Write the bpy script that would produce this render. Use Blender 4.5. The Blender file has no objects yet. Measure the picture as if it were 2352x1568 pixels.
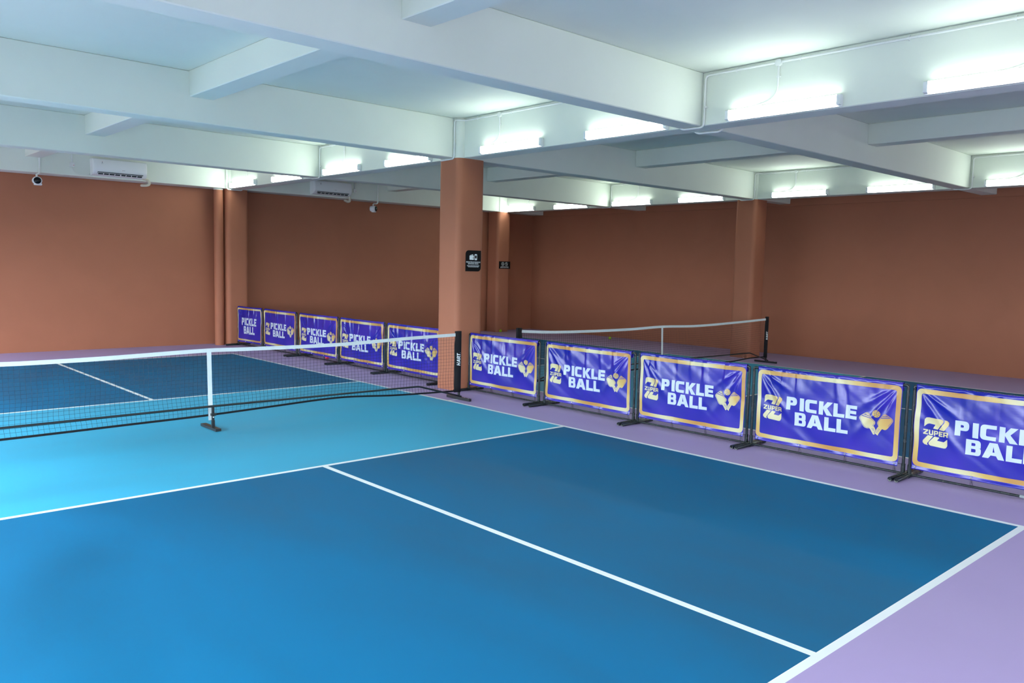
import bpy, bmesh, math, random
from mathutils import Vector, Matrix
from mathutils.geometry import tessellate_polygon

random.seed(7)
S = bpy.context.scene
C = S.collection
PI = math.pi

# ------------------------------------------------------------------ camera
cam_d = bpy.data.cameras.new('camera')
cam = bpy.data.objects.new('camera', cam_d)
C.objects.link(cam)
r = Vector((0.7377182, -0.6747346, 0.0224720))
u = Vector((0.0443805, 0.0816839, 0.9956697))
f = Vector((0.6736484, 0.7335264, -0.0902048))
M4 = Matrix.Identity(4)
for i in range(3):
    M4[i][0], M4[i][1], M4[i][2] = r[i], u[i], -f[i]
M4.translation = Vector((-3.5197358, -1.6583930, 1.7589041))
cam.matrix_world = M4
cam_d.sensor_fit = 'HORIZONTAL'
cam_d.sensor_width = 36.0
cam_d.lens = 1865.2207 / 2352 * 36.0
cam_d.clip_start = 0.05
S.camera = cam

# ------------------------------------------------------------------ daylight, exposure
TUBE = 25.0          # emission of the lit diffusers
w = bpy.data.worlds.new('daylight')
S.world = w
w.use_nodes = True
bg = w.node_tree.nodes['Background']
bg.inputs[0].default_value = (0.82, 0.92, 1.02, 1)
bg.inputs[1].default_value = 12.8
S.view_settings.view_transform = 'Standard'
S.view_settings.look = 'None'
S.view_settings.gamma = 1.0
S.view_settings.use_curve_mapping = False
S.view_settings.exposure = 0.06


# ------------------------------------------------------------------ materials
def mat(name, col, rough=0.6, spec=0.5, metal=0.0, var=0.0, scale=2.0, bump=0.0, bscale=60.0,
        rvar=0.0, emit=None, estr=0.0, coat=0.0, stretch=None):
    m = bpy.data.materials.new(name)
    m.use_nodes = True
    nt = m.node_tree
    b = nt.nodes['Principled BSDF']
    b.inputs['Base Color'].default_value = (*col, 1)
    b.inputs['Roughness'].default_value = rough
    b.inputs['Specular IOR Level'].default_value = spec
    b.inputs['Metallic'].default_value = metal
    b.inputs['Coat Weight'].default_value = coat
    tc = nt.nodes.new('ShaderNodeTexCoord')
    mp = nt.nodes.new('ShaderNodeMapping')
    nt.links.new(tc.outputs['Object'], mp.inputs[0])
    if stretch:
        mp.inputs['Scale'].default_value = stretch
    if var > 0 or rvar > 0:
        n = nt.nodes.new('ShaderNodeTexNoise')
        n.inputs['Scale'].default_value = scale
        n.inputs['Detail'].default_value = 5
        n.inputs['Distortion'].default_value = 0.6
        nt.links.new(mp.outputs[0], n.inputs['Vector'])
    if var > 0:
        cr = nt.nodes.new('ShaderNodeValToRGB')
        cr.color_ramp.elements[0].position = 0.3
        cr.color_ramp.elements[1].position = 0.7
        cr.color_ramp.elements[0].color = (*[c * (1 - var) for c in col], 1)
        cr.color_ramp.elements[1].color = (*[min(1, c * (1 + var)) for c in col], 1)
        nt.links.new(n.outputs['Fac'], cr.inputs[0])
        nt.links.new(cr.outputs[0], b.inputs['Base Color'])
    if rvar > 0:
        mr = nt.nodes.new('ShaderNodeMapRange')
        mr.inputs['From Min'].default_value = 0.3
        mr.inputs['From Max'].default_value = 0.7
        mr.inputs['To Min'].default_value = rough - rvar
        mr.inputs['To Max'].default_value = rough + rvar
        nt.links.new(n.outputs['Fac'], mr.inputs['Value'])
        nt.links.new(mr.outputs[0], b.inputs['Roughness'])
    if bump > 0:
        n2 = nt.nodes.new('ShaderNodeTexNoise')
        n2.inputs['Scale'].default_value = bscale
        n2.inputs['Detail'].default_value = 3
        bp = nt.nodes.new('ShaderNodeBump')
        bp.inputs['Strength'].default_value = bump
        bp.inputs['Distance'].default_value = 0.01
        nt.links.new(tc.outputs['Object'], n2.inputs['Vector'])
        nt.links.new(n2.outputs['Fac'], bp.inputs['Height'])
        nt.links.new(bp.outputs[0], b.inputs['Normal'])
    if emit:
        b.inputs['Emission Color'].default_value = (*emit, 1)
        b.inputs['Emission Strength'].default_value = estr
    return m


M = {}
M['white'] = mat('white_paint', (0.755, 0.80, 0.72), 0.7, 0.3, var=0.02, scale=1.2, bump=0.12, bscale=7)
M['brown'] = mat('terracotta_paint', (0.40, 0.152, 0.086), 0.65, 0.25, var=0.04, scale=0.9, bump=0.08, bscale=9)
M['deep'] = mat('court_deep_blue', (0.002, 0.125, 0.26), 0.6, 0.15, var=0.16, scale=1.1, rvar=0.08, bump=0.05, bscale=3, stretch=(1, 0.35, 1))
M['light'] = mat('court_light_blue', (0.045, 0.370, 0.560), 0.55, 0.2, var=0.09, scale=0.9, rvar=0.08, bump=0.05, bscale=3, stretch=(0.35, 1, 1))
M['purple'] = mat('surround_purple', (0.42, 0.325, 0.55), 0.55, 0.2, var=0.03, scale=0.8, rvar=0.06, bump=0.05, bscale=3)
M['line'] = mat('line_white', (0.84, 0.87, 0.85), 0.5, 0.35, var=0.02, scale=4)
M['black'] = mat('black_coated_metal', (0.010, 0.012, 0.014), 0.32, 0.5, rvar=0.05, scale=8)
M['blackcloth'] = mat('black_sleeve_fabric', (0.008, 0.008, 0.010), 0.75, 0.25, bump=0.2, bscale=90)
M['pipe'] = mat('black_plastic_pipe', (0.010, 0.016, 0.018), 0.25, 0.5, rvar=0.05, scale=9)
M['cord'] = mat('net_cord', (0.02, 0.018, 0.03), 0.7, 0.3)
M['tape'] = mat('net_tape_white', (0.63, 0.69, 0.69), 0.6, 0.3, var=0.03, scale=25, bump=0.2, bscale=120)
M['plastic'] = mat('white_plastic', (0.80, 0.83, 0.84), 0.25, 0.5, var=0.01, scale=3)
M['pvc'] = mat('white_pvc', (0.78, 0.80, 0.78), 0.35, 0.5, var=0.03, scale=6)
M['hose'] = mat('taped_hose', (0.66, 0.60, 0.48), 0.6, 0.3, var=0.08, scale=18)
M['dark'] = mat('dark_slot', (0.012, 0.03, 0.03), 0.5, 0.4, var=0.2, scale=10)
M['grey'] = mat('grey_mark', (0.25, 0.28, 0.30), 0.5, 0.4, var=0.05, scale=10)
M['lens'] = mat('camera_lens', (0.004, 0.006, 0.010), 0.15, 0.3, var=0.1, scale=10)
M['green'] = mat('lime_ball', (0.42, 0.72, 0.02), 0.45, 0.4, var=0.05, scale=30)
M['red'] = mat('red_ball', (0.75, 0.02, 0.08), 0.4, 0.4, var=0.05, scale=30)
M['redmark'] = mat('red_mark', (0.6, 0.02, 0.04), 0.4, 0.4, var=0.05, scale=30)
M['sign'] = mat('black_sign_plate', (0.003, 0.003, 0.004), 0.6, 0.2, rvar=0.05, scale=10)
M['print'] = mat('white_print', (0.82, 0.90, 0.90), 0.5, 0.3, var=0.02, scale=30)
M['screw'] = mat('steel_screw', (0.75, 0.78, 0.8), 0.3, 0.5, metal=0.8, rvar=0.05, scale=30)
M['letter'] = mat('banner_white_print', (0.47, 0.55, 0.63), 0.4, 0.4, var=0.015, scale=9)
M['lineblue'] = mat('banner_blue_detail', (0.02, 0.022, 0.30), 0.35, 0.4, var=0.05, scale=9)
M['tube'] = mat('lit_diffuser', (0.9, 0.95, 0.93), 0.4, 0.3, var=0.01, scale=3, emit=(0.88, 1.0, 0.92), estr=TUBE)


def vinyl(name='banner_blue_vinyl'):
    m = bpy.data.materials.new(name)
    m.use_nodes = True
    nt = m.node_tree
    b = nt.nodes['Principled BSDF']
    tc = nt.nodes.new('ShaderNodeTexCoord')
    n = nt.nodes.new('ShaderNodeTexNoise')
    n.inputs['Scale'].default_value = 1.6
    n.inputs['Detail'].default_value = 1.5
    cr = nt.nodes.new('ShaderNodeValToRGB')
    cr.color_ramp.elements[0].position = 0.38
    cr.color_ramp.elements[0].color = (0.003, 0.008, 0.27, 1)
    cr.color_ramp.elements[1].position = 0.66
    cr.color_ramp.elements[1].color = (0.042, 0.022, 0.36, 1)
    nt.links.new(tc.outputs['Object'], n.inputs['Vector'])
    nt.links.new(n.outputs['Fac'], cr.inputs[0])
    nt.links.new(cr.outputs[0], b.inputs['Base Color'])
    b.inputs['Roughness'].default_value = 0.23
    b.inputs['Specular IOR Level'].default_value = 0.6
    wv = nt.nodes.new('ShaderNodeTexNoise')
    wv.inputs['Scale'].default_value = 14
    mp = nt.nodes.new('ShaderNodeMapping')
    mp.inputs['Scale'].default_value = (1, 1, 5)
    nt.links.new(tc.outputs['Object'], mp.inputs[0])
    nt.links.new(mp.outputs[0], wv.inputs['Vector'])
    bp = nt.nodes.new('ShaderNodeBump')
    bp.inputs['Strength'].default_value = 0.035
    bp.inputs['Distance'].default_value = 0.01
    nt.links.new(wv.outputs['Fac'], bp.inputs['Height'])
    nt.links.new(bp.outputs[0], b.inputs['Normal'])
    return m


def gold():
    m = bpy.data.materials.new('gold_print')
    m.use_nodes = True
    nt = m.node_tree
    b = nt.nodes['Principled BSDF']
    tc = nt.nodes.new('ShaderNodeTexCoord')
    mp = nt.nodes.new('ShaderNodeMapping')
    mp.inputs['Rotation'].default_value = (0.6, 0, 0)
    wv = nt.nodes.new('ShaderNodeTexWave')
    wv.bands_direction = 'Y'
    wv.inputs['Scale'].default_value = 0.42
    wv.inputs['Distortion'].default_value = 0.6
    cr = nt.nodes.new('ShaderNodeValToRGB')
    e = cr.color_ramp.elements
    e[0].position = 0.0
    e[0].color = (0.43, 0.225, 0.055, 1)
    e[1].position = 1.0
    e[1].color = (0.55, 0.53, 0.32, 1)
    k = cr.color_ramp.elements.new(0.55)
    k.color = (0.50, 0.35, 0.09, 1)
    nt.links.new(tc.outputs['Object'], mp.inputs[0])
    nt.links.new(mp.outputs[0], wv.inputs['Vector'])
    nt.links.new(wv.outputs['Fac'], cr.inputs[0])
    nt.links.new(cr.outputs[0], b.inputs['Base Color'])
    b.inputs['Roughness'].default_value = 0.35
    b.inputs['Specular IOR Level'].default_value = 0.5
    return m


M['vinyl'] = vinyl()
M['gold'] = gold()


# ------------------------------------------------------------------ helpers
def link(name, me, mats, parent=None, smooth=False):
    o = bpy.data.objects.new(name, me)
    C.objects.link(o)
    for mm in (mats if isinstance(mats, (list, tuple)) else [mats]):
        if mm.name not in [x.name for x in me.materials if x]:
            me.materials.append(mm)
    if smooth:
        for p in me.polygons:
            p.use_smooth = True
    if parent:
        o.parent = parent
    return o


def obj(name, bm, mats, parent=None, smooth=False):
    me = bpy.data.meshes.new(name)
    bmesh.ops.recalc_face_normals(bm, faces=bm.faces)
    bm.to_mesh(me)
    bm.free()
    return link(name, me, mats, parent, smooth)


def autosmooth(o, ang=35):
    me = o.data
    for p in me.polygons:
        p.use_smooth = True
    b = bmesh.new()
    b.from_mesh(me)
    for e in b.edges:
        if len(e.link_faces) == 2 and e.calc_face_angle(0) > math.radians(ang):
            e.smooth = False
    b.to_mesh(me)
    b.free()
    return o


def tag(o, label, cat=None, group=None, kind=None):
    o['label'] = label
    if cat:
        o['category'] = cat
    if group:
        o['group'] = group
    if kind:
        o['kind'] = kind
    return o


def thing(name, label, cat, loc=(0, 0, 0), group=None, rotz=0):
    o = bpy.data.objects.new(name, None)
    C.objects.link(o)
    o.empty_display_size = 0.1
    o.location = loc
    o.rotation_euler = (0, 0, rotz)
    return tag(o, label, cat, group)


def struct(name, bm, m, label=None):
    o = obj(name, bm, m)
    o['kind'] = 'structure'
    if label:
        o['label'] = label
    return o


def box(bm, x0, x1, y0, y1, z0, z1, bev=0.0, mi=0, seg=2):
    vs = [bm.verts.new(p) for p in ((x0, y0, z0), (x1, y0, z0), (x1, y1, z0), (x0, y1, z0),
                                    (x0, y0, z1), (x1, y0, z1), (x1, y1, z1), (x0, y1, z1))]
    fs = [bm.faces.new([vs[i] for i in q]) for q in
          ((0, 3, 2, 1), (4, 5, 6, 7), (0, 1, 5, 4), (1, 2, 6, 5), (2, 3, 7, 6), (3, 0, 4, 7))]
    for q in fs:
        q.material_index = mi
    if bev > 0:
        es = list({e for q in fs for e in q.edges})
        res = bmesh.ops.bevel(bm, geom=es, offset=bev, segments=seg, profile=0.5, affect='EDGES', material=-1)
        for q in res['faces']:
            q.material_index = mi
    return fs


def prism(bm, pts, z0, z1, axis='z', mi=0):
    def P(a, b, c):
        return {'z': (a, b, c), 'y': (a, c, b), 'x': (c, a, b)}[axis]
    lo = [bm.verts.new(P(a, b, z0)) for a, b in pts]
    hi = [bm.verts.new(P(a, b, z1)) for a, b in pts]
    n = len(pts)
    out = [bm.faces.new(lo[::-1]), bm.faces.new(hi)]
    for i in range(n):
        out.append(bm.faces.new((lo[i], lo[(i + 1) % n], hi[(i + 1) % n], hi[i])))
    for q in out:
        q.material_index = mi
    return out


def rpath(pts, rad, n=6):
    """polyline with rounded corners"""
    pts = [Vector(p) for p in pts]
    out = [pts[0]]
    for i in range(1, len(pts) - 1):
        a, b, c = pts[i - 1], pts[i], pts[i + 1]
        d1, d2 = (a - b), (c - b)
        rr = min(rad, d1.length * 0.49, d2.length * 0.49)
        p1, p2 = b + d1.normalized() * rr, b + d2.normalized() * rr
        for k in range(n + 1):
            t = k / n
            out.append((1 - t) ** 2 * p1 + 2 * t * (1 - t) * b + t * t * p2)
    out.append(pts[-1])
    return out


def tube(bm, pts, rad, n=10, cap=True, mi=0, sq=None):
    """sweep a circle (or a square bar of half width sq) along pts"""
    pts = [Vector(p) for p in pts]
    rings = []
    up = None
    for i, p in enumerate(pts):
        t = (pts[min(i + 1, len(pts) - 1)] - pts[max(i - 1, 0)]).normalized()
        if up is None:
            up = Vector((0, 0, 1)) if abs(t.z) < 0.9 else Vector((1, 0, 0))
        side = t.cross(up).normalized()
        up = side.cross(t).normalized()
        ring = []
        if sq:
            for sx, sy in ((-1, -1), (1, -1), (1, 1), (-1, 1)):
                ring.append(bm.verts.new(p + side * sx * sq[0] + up * sy * sq[1]))
        else:
            rr = rad[i] if isinstance(rad, (list, tuple)) else rad
            for k in range(n):
                a = 2 * PI * k / n
                ring.append(bm.verts.new(p + (side * math.cos(a) + up * math.sin(a)) * rr))
        rings.append(ring)
    m = len(rings[0])
    for i in range(len(rings) - 1):
        for k in range(m):
            q = bm.faces.new((rings[i][k], rings[i][(k + 1) % m], rings[i + 1][(k + 1) % m], rings[i + 1][k]))
            q.material_index = mi
    if cap:
        for rg in (rings[0][::-1], rings[-1]):
            bm.faces.new(rg).material_index = mi


def rrect(x0, x1, y0, y1, rads, n=6):
    """rounded rectangle, radii bl, br, tr, tl"""
    if not isinstance(rads, (list, tuple)):
        rads = [rads] * 4
    out = []
    for (cx, cy, sx, sy, a0), rd in zip(((x0, y0, 1, 1, 180), (x1, y0, -1, 1, 270), (x1, y1, -1, -1, 0), (x0, y1, 1, -1, 90)), rads):
        if rd <= 0:
            out.append((cx, cy))
            continue
        for k in range(n + 1):
            a = math.radians(a0 + 90 * k / n)
            out.append((cx + sx * rd + rd * math.cos(a), cy + sy * rd + rd * math.sin(a)))
    return out


def rnd(poly, rad, n=4):
    """round all corners of a 2D polygon"""
    out = []
    m = len(poly)
    for i in range(m):
        a, b, c = Vector(poly[i - 1]), Vector(poly[i]), Vector(poly[(i + 1) % m])
        d1, d2 = a - b, c - b
        rr = min(rad, d1.length * 0.45, d2.length * 0.45)
        p1, p2 = b + d1.normalized() * rr, b + d2.normalized() * rr
        for k in range(n + 1):
            t = k / n
            q = (1 - t) ** 2 * p1 + 2 * t * (1 - t) * b + t * t * p2
            out.append((q.x, q.y))
    return out


# ------------------------------------------------------------------ the setting
ZS, ZC = 3.266, 3.806            # beam soffit, slab
XL, XR, YB, YF = -4.30, 12.88, 15.42, -6.6
Y1, Y2 = 0.0, 13.41
XBEAMS = [(-4.62, -4.36), (-0.61, -0.35), (3.38, 3.64), (7.385, 7.645), (11.298, 11.56)]
L1, L2 = (3.704, 3.976), (11.467, 11.737)

# floor: painted courts cut into one slab surface
c1x = (-3.05, 3.05)
c2x = (4.594, 10.694)
LW = 0.05
NV1, NV2 = (4.546, 4.596), (8.814, 8.864)


def court_xs(a, b):
    m = (a + b) / 2
    return [a, a + LW, m - LW / 2, m + LW / 2, b - LW, b]


xs = sorted(set([XL - 0.3, XR + 0.3] + court_xs(*c1x) + court_xs(*c2x) + [3.21]))
ys = sorted(set([YF - 0.3, YB + 0.3, Y1, Y1 + LW, NV1[0], NV1[1], 6.68, 6.72, NV2[0], NV2[1], Y2 - LW, Y2]))
bm = bmesh.new()
grid = {(i, j): bm.verts.new((x, y, 0)) for i, x in enumerate(xs) for j, y in enumerate(ys)}
for i in range(len(xs) - 1):
    for j in range(len(ys) - 1):
        q = bm.faces.new((grid[i, j], grid[i + 1, j], grid[i + 1, j + 1], grid[i, j + 1]))
        x, y = (xs[i] + xs[i + 1]) / 2, (ys[j] + ys[j + 1]) / 2
        k = 0
        for a, b in (c1x, c2x):
            if a < x < b and Y1 < y < Y2:
                mid = (a + b) / 2
                nv = NV1[0] < y < NV2[1]
                if x < a + LW or x > b - LW or y < Y1 + LW or y > Y2 - LW:
                    k = 3
                elif NV1[0] < y < NV1[1] or NV2[0] < y < NV2[1]:
                    k = 3
                elif abs(x - mid) < LW / 2 and not nv:
                    k = 3
                else:
                    k = 2 if nv else 1
        if 3.05 < x < 3.21 and 6.68 < y < 6.72:
            k = 3
        q.material_index = k
# give the slab thickness
vs_low = [bm.verts.new((x, y, -0.15)) for x, y in ((xs[0], ys[0]), (xs[-1], ys[0]), (xs[-1], ys[-1]), (xs[0], ys[-1]))]
bm.faces.new(vs_low[::-1])
me = bpy.data.meshes.new('floor')
bm.to_mesh(me)
bm.free()
fl = link('floor', me, [M['purple'], M['deep'], M['light'], M['line']])
tag(fl, 'purple sports floor painted with two blue courts and white lines', kind='structure')

bm = bmesh.new()
box(bm, XL - 0.3, XR + 0.3, YF - 0.3, YB + 0.3, ZC, ZC + 0.15)
struct('ceiling', bm, M['white'], 'white painted concrete ceiling slab above the beams')

bm = bmesh.new()
box(bm, XL - 0.3, XR + 0.3, YB, YB + 0.2, 0, ZC)
struct('wall_back', bm, M['brown'], 'terracotta back wall behind the far baseline')
bm = bmesh.new()
box(bm, XR, XR + 0.2, YF, YB, 0, ZC)
struct('wall_right', bm, M['brown'], 'shaded terracotta wall along the second court')
bm = bmesh.new()
box(bm, XL - 0.3, XR + 0.3, YF - 0.2, YF, 1.35, ZC)
box(bm, XL - 0.3, XR + 0.3, YF - 0.2, YF, 0, 0.25)
for x in (XL - 0.3, -0.2, 3.6, 7.5, 11.4, XR - 0.2):
    box(bm, x, x + 0.5, YF - 0.2, YF, 0.25, 1.35)
struct('wall_front', bm, M['white'], 'white wall with open bays behind the near baseline')
# left side: an open facade between piers, daylight comes in here
bm = bmesh.new()
box(bm, XL - 0.2, XL, YF, YB, 2.3, ZC)
box(bm, XL - 0.2, XL, YF, YB, 0, 0.25)
for y in (-6.6, -4.7, -0.7, 3.3, 7.3, 11.2, 15.2):
    box(bm, XL - 0.2, XL, y, min(y + 0.5, YB), 0.25, 2.3)
struct('wall_left', bm, M['white'], 'white side wall with wide open bays letting daylight in')

bm = bmesh.new()
box(bm, -40, XL - 0.31, -40, 40, -0.25, -0.05)
box(bm, XL - 0.31, 40, -40, YF - 0.31, -0.25, -0.05)
struct('ground', bm, mat('paving', (0.20, 0.21, 0.20), 0.9, 0.2, var=0.15, scale=1.0), 'grey paving outside the open side')

n = 1


def beam(x0, x1, y0, y1, z0, label, m='white'):
    global n
    b = bmesh.new()
    box(b, x0, x1, y0, y1, z0, ZC, 0.008, seg=1)
    struct('trim_%d' % n, b, M[m], label)
    n += 1


for k, (a, b) in enumerate(XBEAMS):
    beam(XL, XR, a, b, ZS, ['white cross beam behind the camera', 'white cross beam over the near baseline', 'nearest big white cross beam in view', 'white cross beam resting on the middle column', 'far white cross beam in front of the back wall'][k])
ends = [YF] + [v for ab in XBEAMS for v in ab] + [14.97]
for (xa, xb), nm in ((L1, 'white lengthwise beam between the courts, carrying lights'), (L2, 'white lengthwise beam near the right wall, carrying lights'), ((-4.30, -3.95), 'white lengthwise beam over the open left side')):
    for k in range(0, len(ends), 2):
        beam(xa, xb, ends[k] - 0.004, ends[k + 1] + 0.004, ZS, nm)
for (xa, xb) in ((-0.05, 0.22), (7.57, 7.84)):
    for k in range(0, len(ends), 2):
        beam(xa, xb, ends[k] - 0.004, ends[k + 1] + 0.004, 3.53, 'shallow white secondary beam in the middle of a ceiling bay')
beam(XL, XR - 0.01, 14.97, YB, ZS, 'white edge beam along the top of the back wall')
beam(XR - 0.04, XR, YF, 14.97, 3.22, 'terracotta band along the top of the right wall', 'brown')


# columns: rounded corners, terracotta below the beams and white above
def column(x0, x1, y0, y1, label):
    b = bmesh.new()
    rad = 0.085
    pts = rrect(x0, x1, y0, y1, rad, 8)
    prism(b, pts, 0, ZS - 0.004, mi=0)
    prism(b, pts, ZS - 0.004, ZC - 0.002, mi=1)
    o = obj('column', b, [M['brown'], M['white']])
    autosmooth(o, 40)
    return tag(o, label, 'column', 'terracotta columns', None)


column(3.61, 4.10, 7.27, 7.74, 'terracotta column standing in the middle between the two courts')
column(3.61, 4.08, 14.95, 15.40, 'terracotta column against the back wall beside the round downpipe')
column(11.13, 11.60, 14.95, 15.40, 'terracotta column in the far right corner with a small black sign')
column(11.40, 11.88, 7.34, 7.82, 'terracotta column close to the right wall beyond the far net')

b = bmesh.new()
prism(b, [(3.495 + 0.095 * math.cos(a * PI / 12), 15.12 + 0.095 * math.sin(a * PI / 12)) for a in range(24)], 0, 3.235, mi=0)
prism(b, [(3.495 + 0.095 * math.cos(a * PI / 12), 15.12 + 0.095 * math.sin(a * PI / 12)) for a in range(24)], 3.235, ZC - 0.002, mi=1)
o = obj('downpipe', b, [M['brown'], M['white']])
autosmooth(o, 40)
tag(o, 'thick round vertical pipe painted terracotta with a white top, by the back wall', 'pipe')

# ------------------------------------------------------------------ batten lights


def make_light(x, y_near, label, group):
    """1.2 m batten fixed on the -X face of a beam; y_near is its smaller Y end"""
    t = thing('batten_light', label, 'light', (x, y_near, 3.27), group)
    b = bmesh.new()
    box(b, -0.030, -0.001, 0.0, 1.19, 0.0, 0.012, 0.002, seg=1)
    box(b, -0.022, -0.001, 0.0, 1.19, 0.012, 0.104, 0.003, seg=1)
    box(b, -0.036, -0.001, 0.02, 1.17, 0.1065, 0.1095)  # thin top lip added to shade the beam face just above the lamp
    obj('housing', b, M['plastic'], t)
    b = bmesh.new()
    prism(b, rrect(-0.062, -0.022, 0.016, 0.106, [0.012, 0.002, 0.002, 0.012], 4), 0.035, 1.155, 'y')
    obj('diffuser', b, M['tube'], t)
    for y in (0.0, 1.155):
        b = bmesh.new()
        prism(b, rrect(-0.064, -0.018, 0.013, 0.108, [0.012, 0.002, 0.002, 0.012], 4), y, y + 0.035, 'y')
        obj('end_cap', b, M['plastic'], t)
    return t


near = {'L1': 'on the beam between the courts', 'L2': 'on the far right beam'}
bays1 = [(-4.36, 'behind the camera'), (-0.35, 'nearest bay at the right frame edge')]
L1_l = [
    (1.87, 'lit white batten light on the nearest beam, below its round junction box'),
    (-0.03, 'lit white batten light cut off by the upper right frame edge'),
    (5.70, 'lit white batten light just right of the top of the middle column'),
    (3.79, 'lit white batten light partly hidden behind the nearest cross beam'),
    (9.92, 'lit white batten light directly above the right air conditioner'),
    (8.00, 'lit white batten light just left of the top of the middle column'),
    (13.75, 'small lit batten light beside the back wall column'),
    (11.85, 'lit batten light in the farthest left bay, half hidden by a cross beam'),
]
for y, lb in L1_l:
    make_light(L1[0], y, lb, 'batten lights on the beam between the courts')
L2_l = [
    (13.86, 'leftmost lit batten light on the far right beam, above the corner column sign'),
    (11.97, 'second lit batten light from the left on the far right beam'),
    (10.03, 'third lit batten light from the left on the far right beam'),
    (8.11, 'lit batten light on the right beam just left of the right wall column'),
    (5.84, 'lit batten light on the right beam just right of the right wall column'),
    (3.92, 'lit batten light on the right beam below the long diagonal cross beam'),
    (1.95, 'lit batten light on the right beam at the right frame edge'),
    (0.00, 'batten light on the right beam beyond the right frame edge'),
]
for y, lb in L2_l:
    make_light(L2[0], y, lb, 'batten lights on the right beam')
for x in (L1[0], L2[0]):
    for y in (-2.1, -4.0):
        make_light(x, y, 'lit batten light outside the frame, in the bay behind the near baseline', 'batten lights outside the frame')


# ------------------------------------------------------------------ conduits
def clip_ring(t, p, ax, rr=0.016):
    b = bmesh.new()
    d = Vector({'y': (0, 1, 0), 'z': (0, 0, 1), 'x': (1, 0, 0)}[ax])
    tube(b, [Vector(p) - d * 0.008, Vector(p) + d * 0.008], rr, 10)
    w_ = 0.017
    if ax == 'y':
        box(b, p[0], p[0] + 0.012, p[1] - 0.007, p[1] + 0.007, p[2] - w_ - 0.004, p[2] + w_ + 0.004)
    elif ax == 'z':
        box(b, p[0], p[0] + 0.012, p[1] - w_ - 0.004, p[1] + w_ + 0.004, p[2] - 0.007, p[2] + 0.007)
    obj('pipe_clip', b, M['pvc'], t)


def conduit_run(x, yfar, ynear, label, colside=False):
    """conduit on the -X face of a beam, in the bay between yfar (far cross beam) and ynear"""
    xp = x - 0.013
    t = thing('electrical_conduit', label, 'conduit', (x, yfar, ZC - 0.04), 'white conduits feeding the batten lights')

    def L(v):
        return (v[0] - x, v[1] - yfar, v[2] - (ZC - 0.04))
    zt = ZC - 0.038
    b = bmesh.new()
    if colside == 'wall':
        path = [(xp, ynear, zt), (xp, 14.93, zt), (3.597, 14.935, zt), (3.597, 14.935, ZS - 0.02), (3.93, 14.932, ZS - 0.02), (3.95, 14.932, ZS + 0.06)]
    elif colside:
        path = [(xp, ynear, zt), (xp, yfar - 0.13, zt), (3.61 - 3.704 + x - 0.013, yfar - 0.10, zt),
                (3.61 - 3.704 + x - 0.013, yfar - 0.02, zt), (3.61 - 3.704 + x - 0.013, yfar - 0.02, ZS - 0.015),
                (3.61 - 3.704 + x - 0.013, yfar + 0.30, ZS - 0.02), (3.61 - 3.704 + x + 0.03, yfar + 0.36, ZS + 0.05)]
    else:
        path = [(xp, ynear, zt), (xp, yfar - 0.04, zt), (xp, yfar - 0.04, ZS - 0.016), (xp + 0.0, yfar + 0.24, ZS - 0.016), (xp, yfar + 0.31, ZS + 0.08)]
    tube(b, [L(p) for p in rpath(path, 0.05)], 0.011, 10)
    autosmooth(obj('pipe', b, M['pvc'], t))
    yj = yfar - 0.86
    ps = [yfar - 0.40, yj - 0.22, yj - 1.20, yj - 2.0]
    for y in ps:
        if y > ynear:
            clip_ring(t, L((xp, y, zt)), 'y')
    clip_ring(t, L((path[3][0] if colside else xp, path[3][1] if colside else yfar - 0.05, 3.45)), 'z')
    for k, (yy, dirn, le) in enumerate(((yj, 1, 0.42), (yj - 2.15, 1, 0.30))):
        if yy < ynear:
            continue
        jb = bmesh.new()
        o3 = Vector(L((xp, yy, zt - 0.005)))
        tube(jb, [o3 + Vector((0.012, 0, 0)), o3 - Vector((0.020, 0, 0)), o3 - Vector((0.022, 0, 0))], [0.034, 0.034, 0.030], 20)
        autosmooth(obj('junction_box', jb, M['pvc'], t))
        db = bmesh.new()
        tube(db, [o3, o3 - Vector((0, 0, 0.22))], 0.010, 10)
        # soft cable curving to the lamp
        e = L((xp, yy + le, ZS + 0.105))
        pp = []
        p0, p1, p2, p3 = o3 - Vector((0, 0, 0.20)), o3 - Vector((0, 0, 0.38)), Vector(e) - Vector((0, 0.25 * dirn, -0.03)), Vector(e)
        for q in range(15):
            tt = q / 14
            pp.append((1 - tt) ** 3 * p0 + 3 * tt * (1 - tt) ** 2 * p1 + 3 * tt * tt * (1 - tt) * p2 + tt ** 3 * p3)
        tube(db, pp, 0.0065, 8)
        autosmooth(obj('drop_cable', db, M['pvc'], t))
        clip_ring(t, o3 - Vector((0, 0, 0.13)), 'z', 0.014)
    return t


conduit_run(3.704, 3.38, -0.34, 'white conduit with round junction box above the nearest batten lights, upper right')
conduit_run(3.704, 7.385, 3.64, 'white conduit bending round the top of the middle column', True)
conduit_run(3.704, 11.298, 7.645, 'white conduit above the battens left of the middle column')
conduit_run(3.704, 15.03, 11.56, 'white conduit over the farthest left battens beside the back wall column', 'wall')
conduit_run(11.467, 3.38, -0.34, 'white conduit above the right frame edge batten on the far right beam')
conduit_run(11.467, 7.385, 3.64, 'white conduit bending round the top of the right wall column', True)
conduit_run(11.467, 11.298, 7.645, 'white conduit with a square bend above the battens left of the right wall column')
conduit_run(11.467, 14.97, 11.56, 'white conduit above the leftmost battens of the far right beam')
# short pipe looping under the beam crossing
b = bmesh.new()
tube(b, rpath([(3.98, 3.72, 3.33), (3.985, 3.62, 3.248), (3.99, 3.50, 3.25), (4.02, 3.36, 3.25), (4.06, 3.33, 3.31)], 0.05), 0.012, 10)
o = autosmooth(obj('conduit_loop', b, M['pvc']))
tag(o, 'short white conduit looping under the nearest beam crossing', 'conduit')

# ------------------------------------------------------------------ air conditioners


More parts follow.
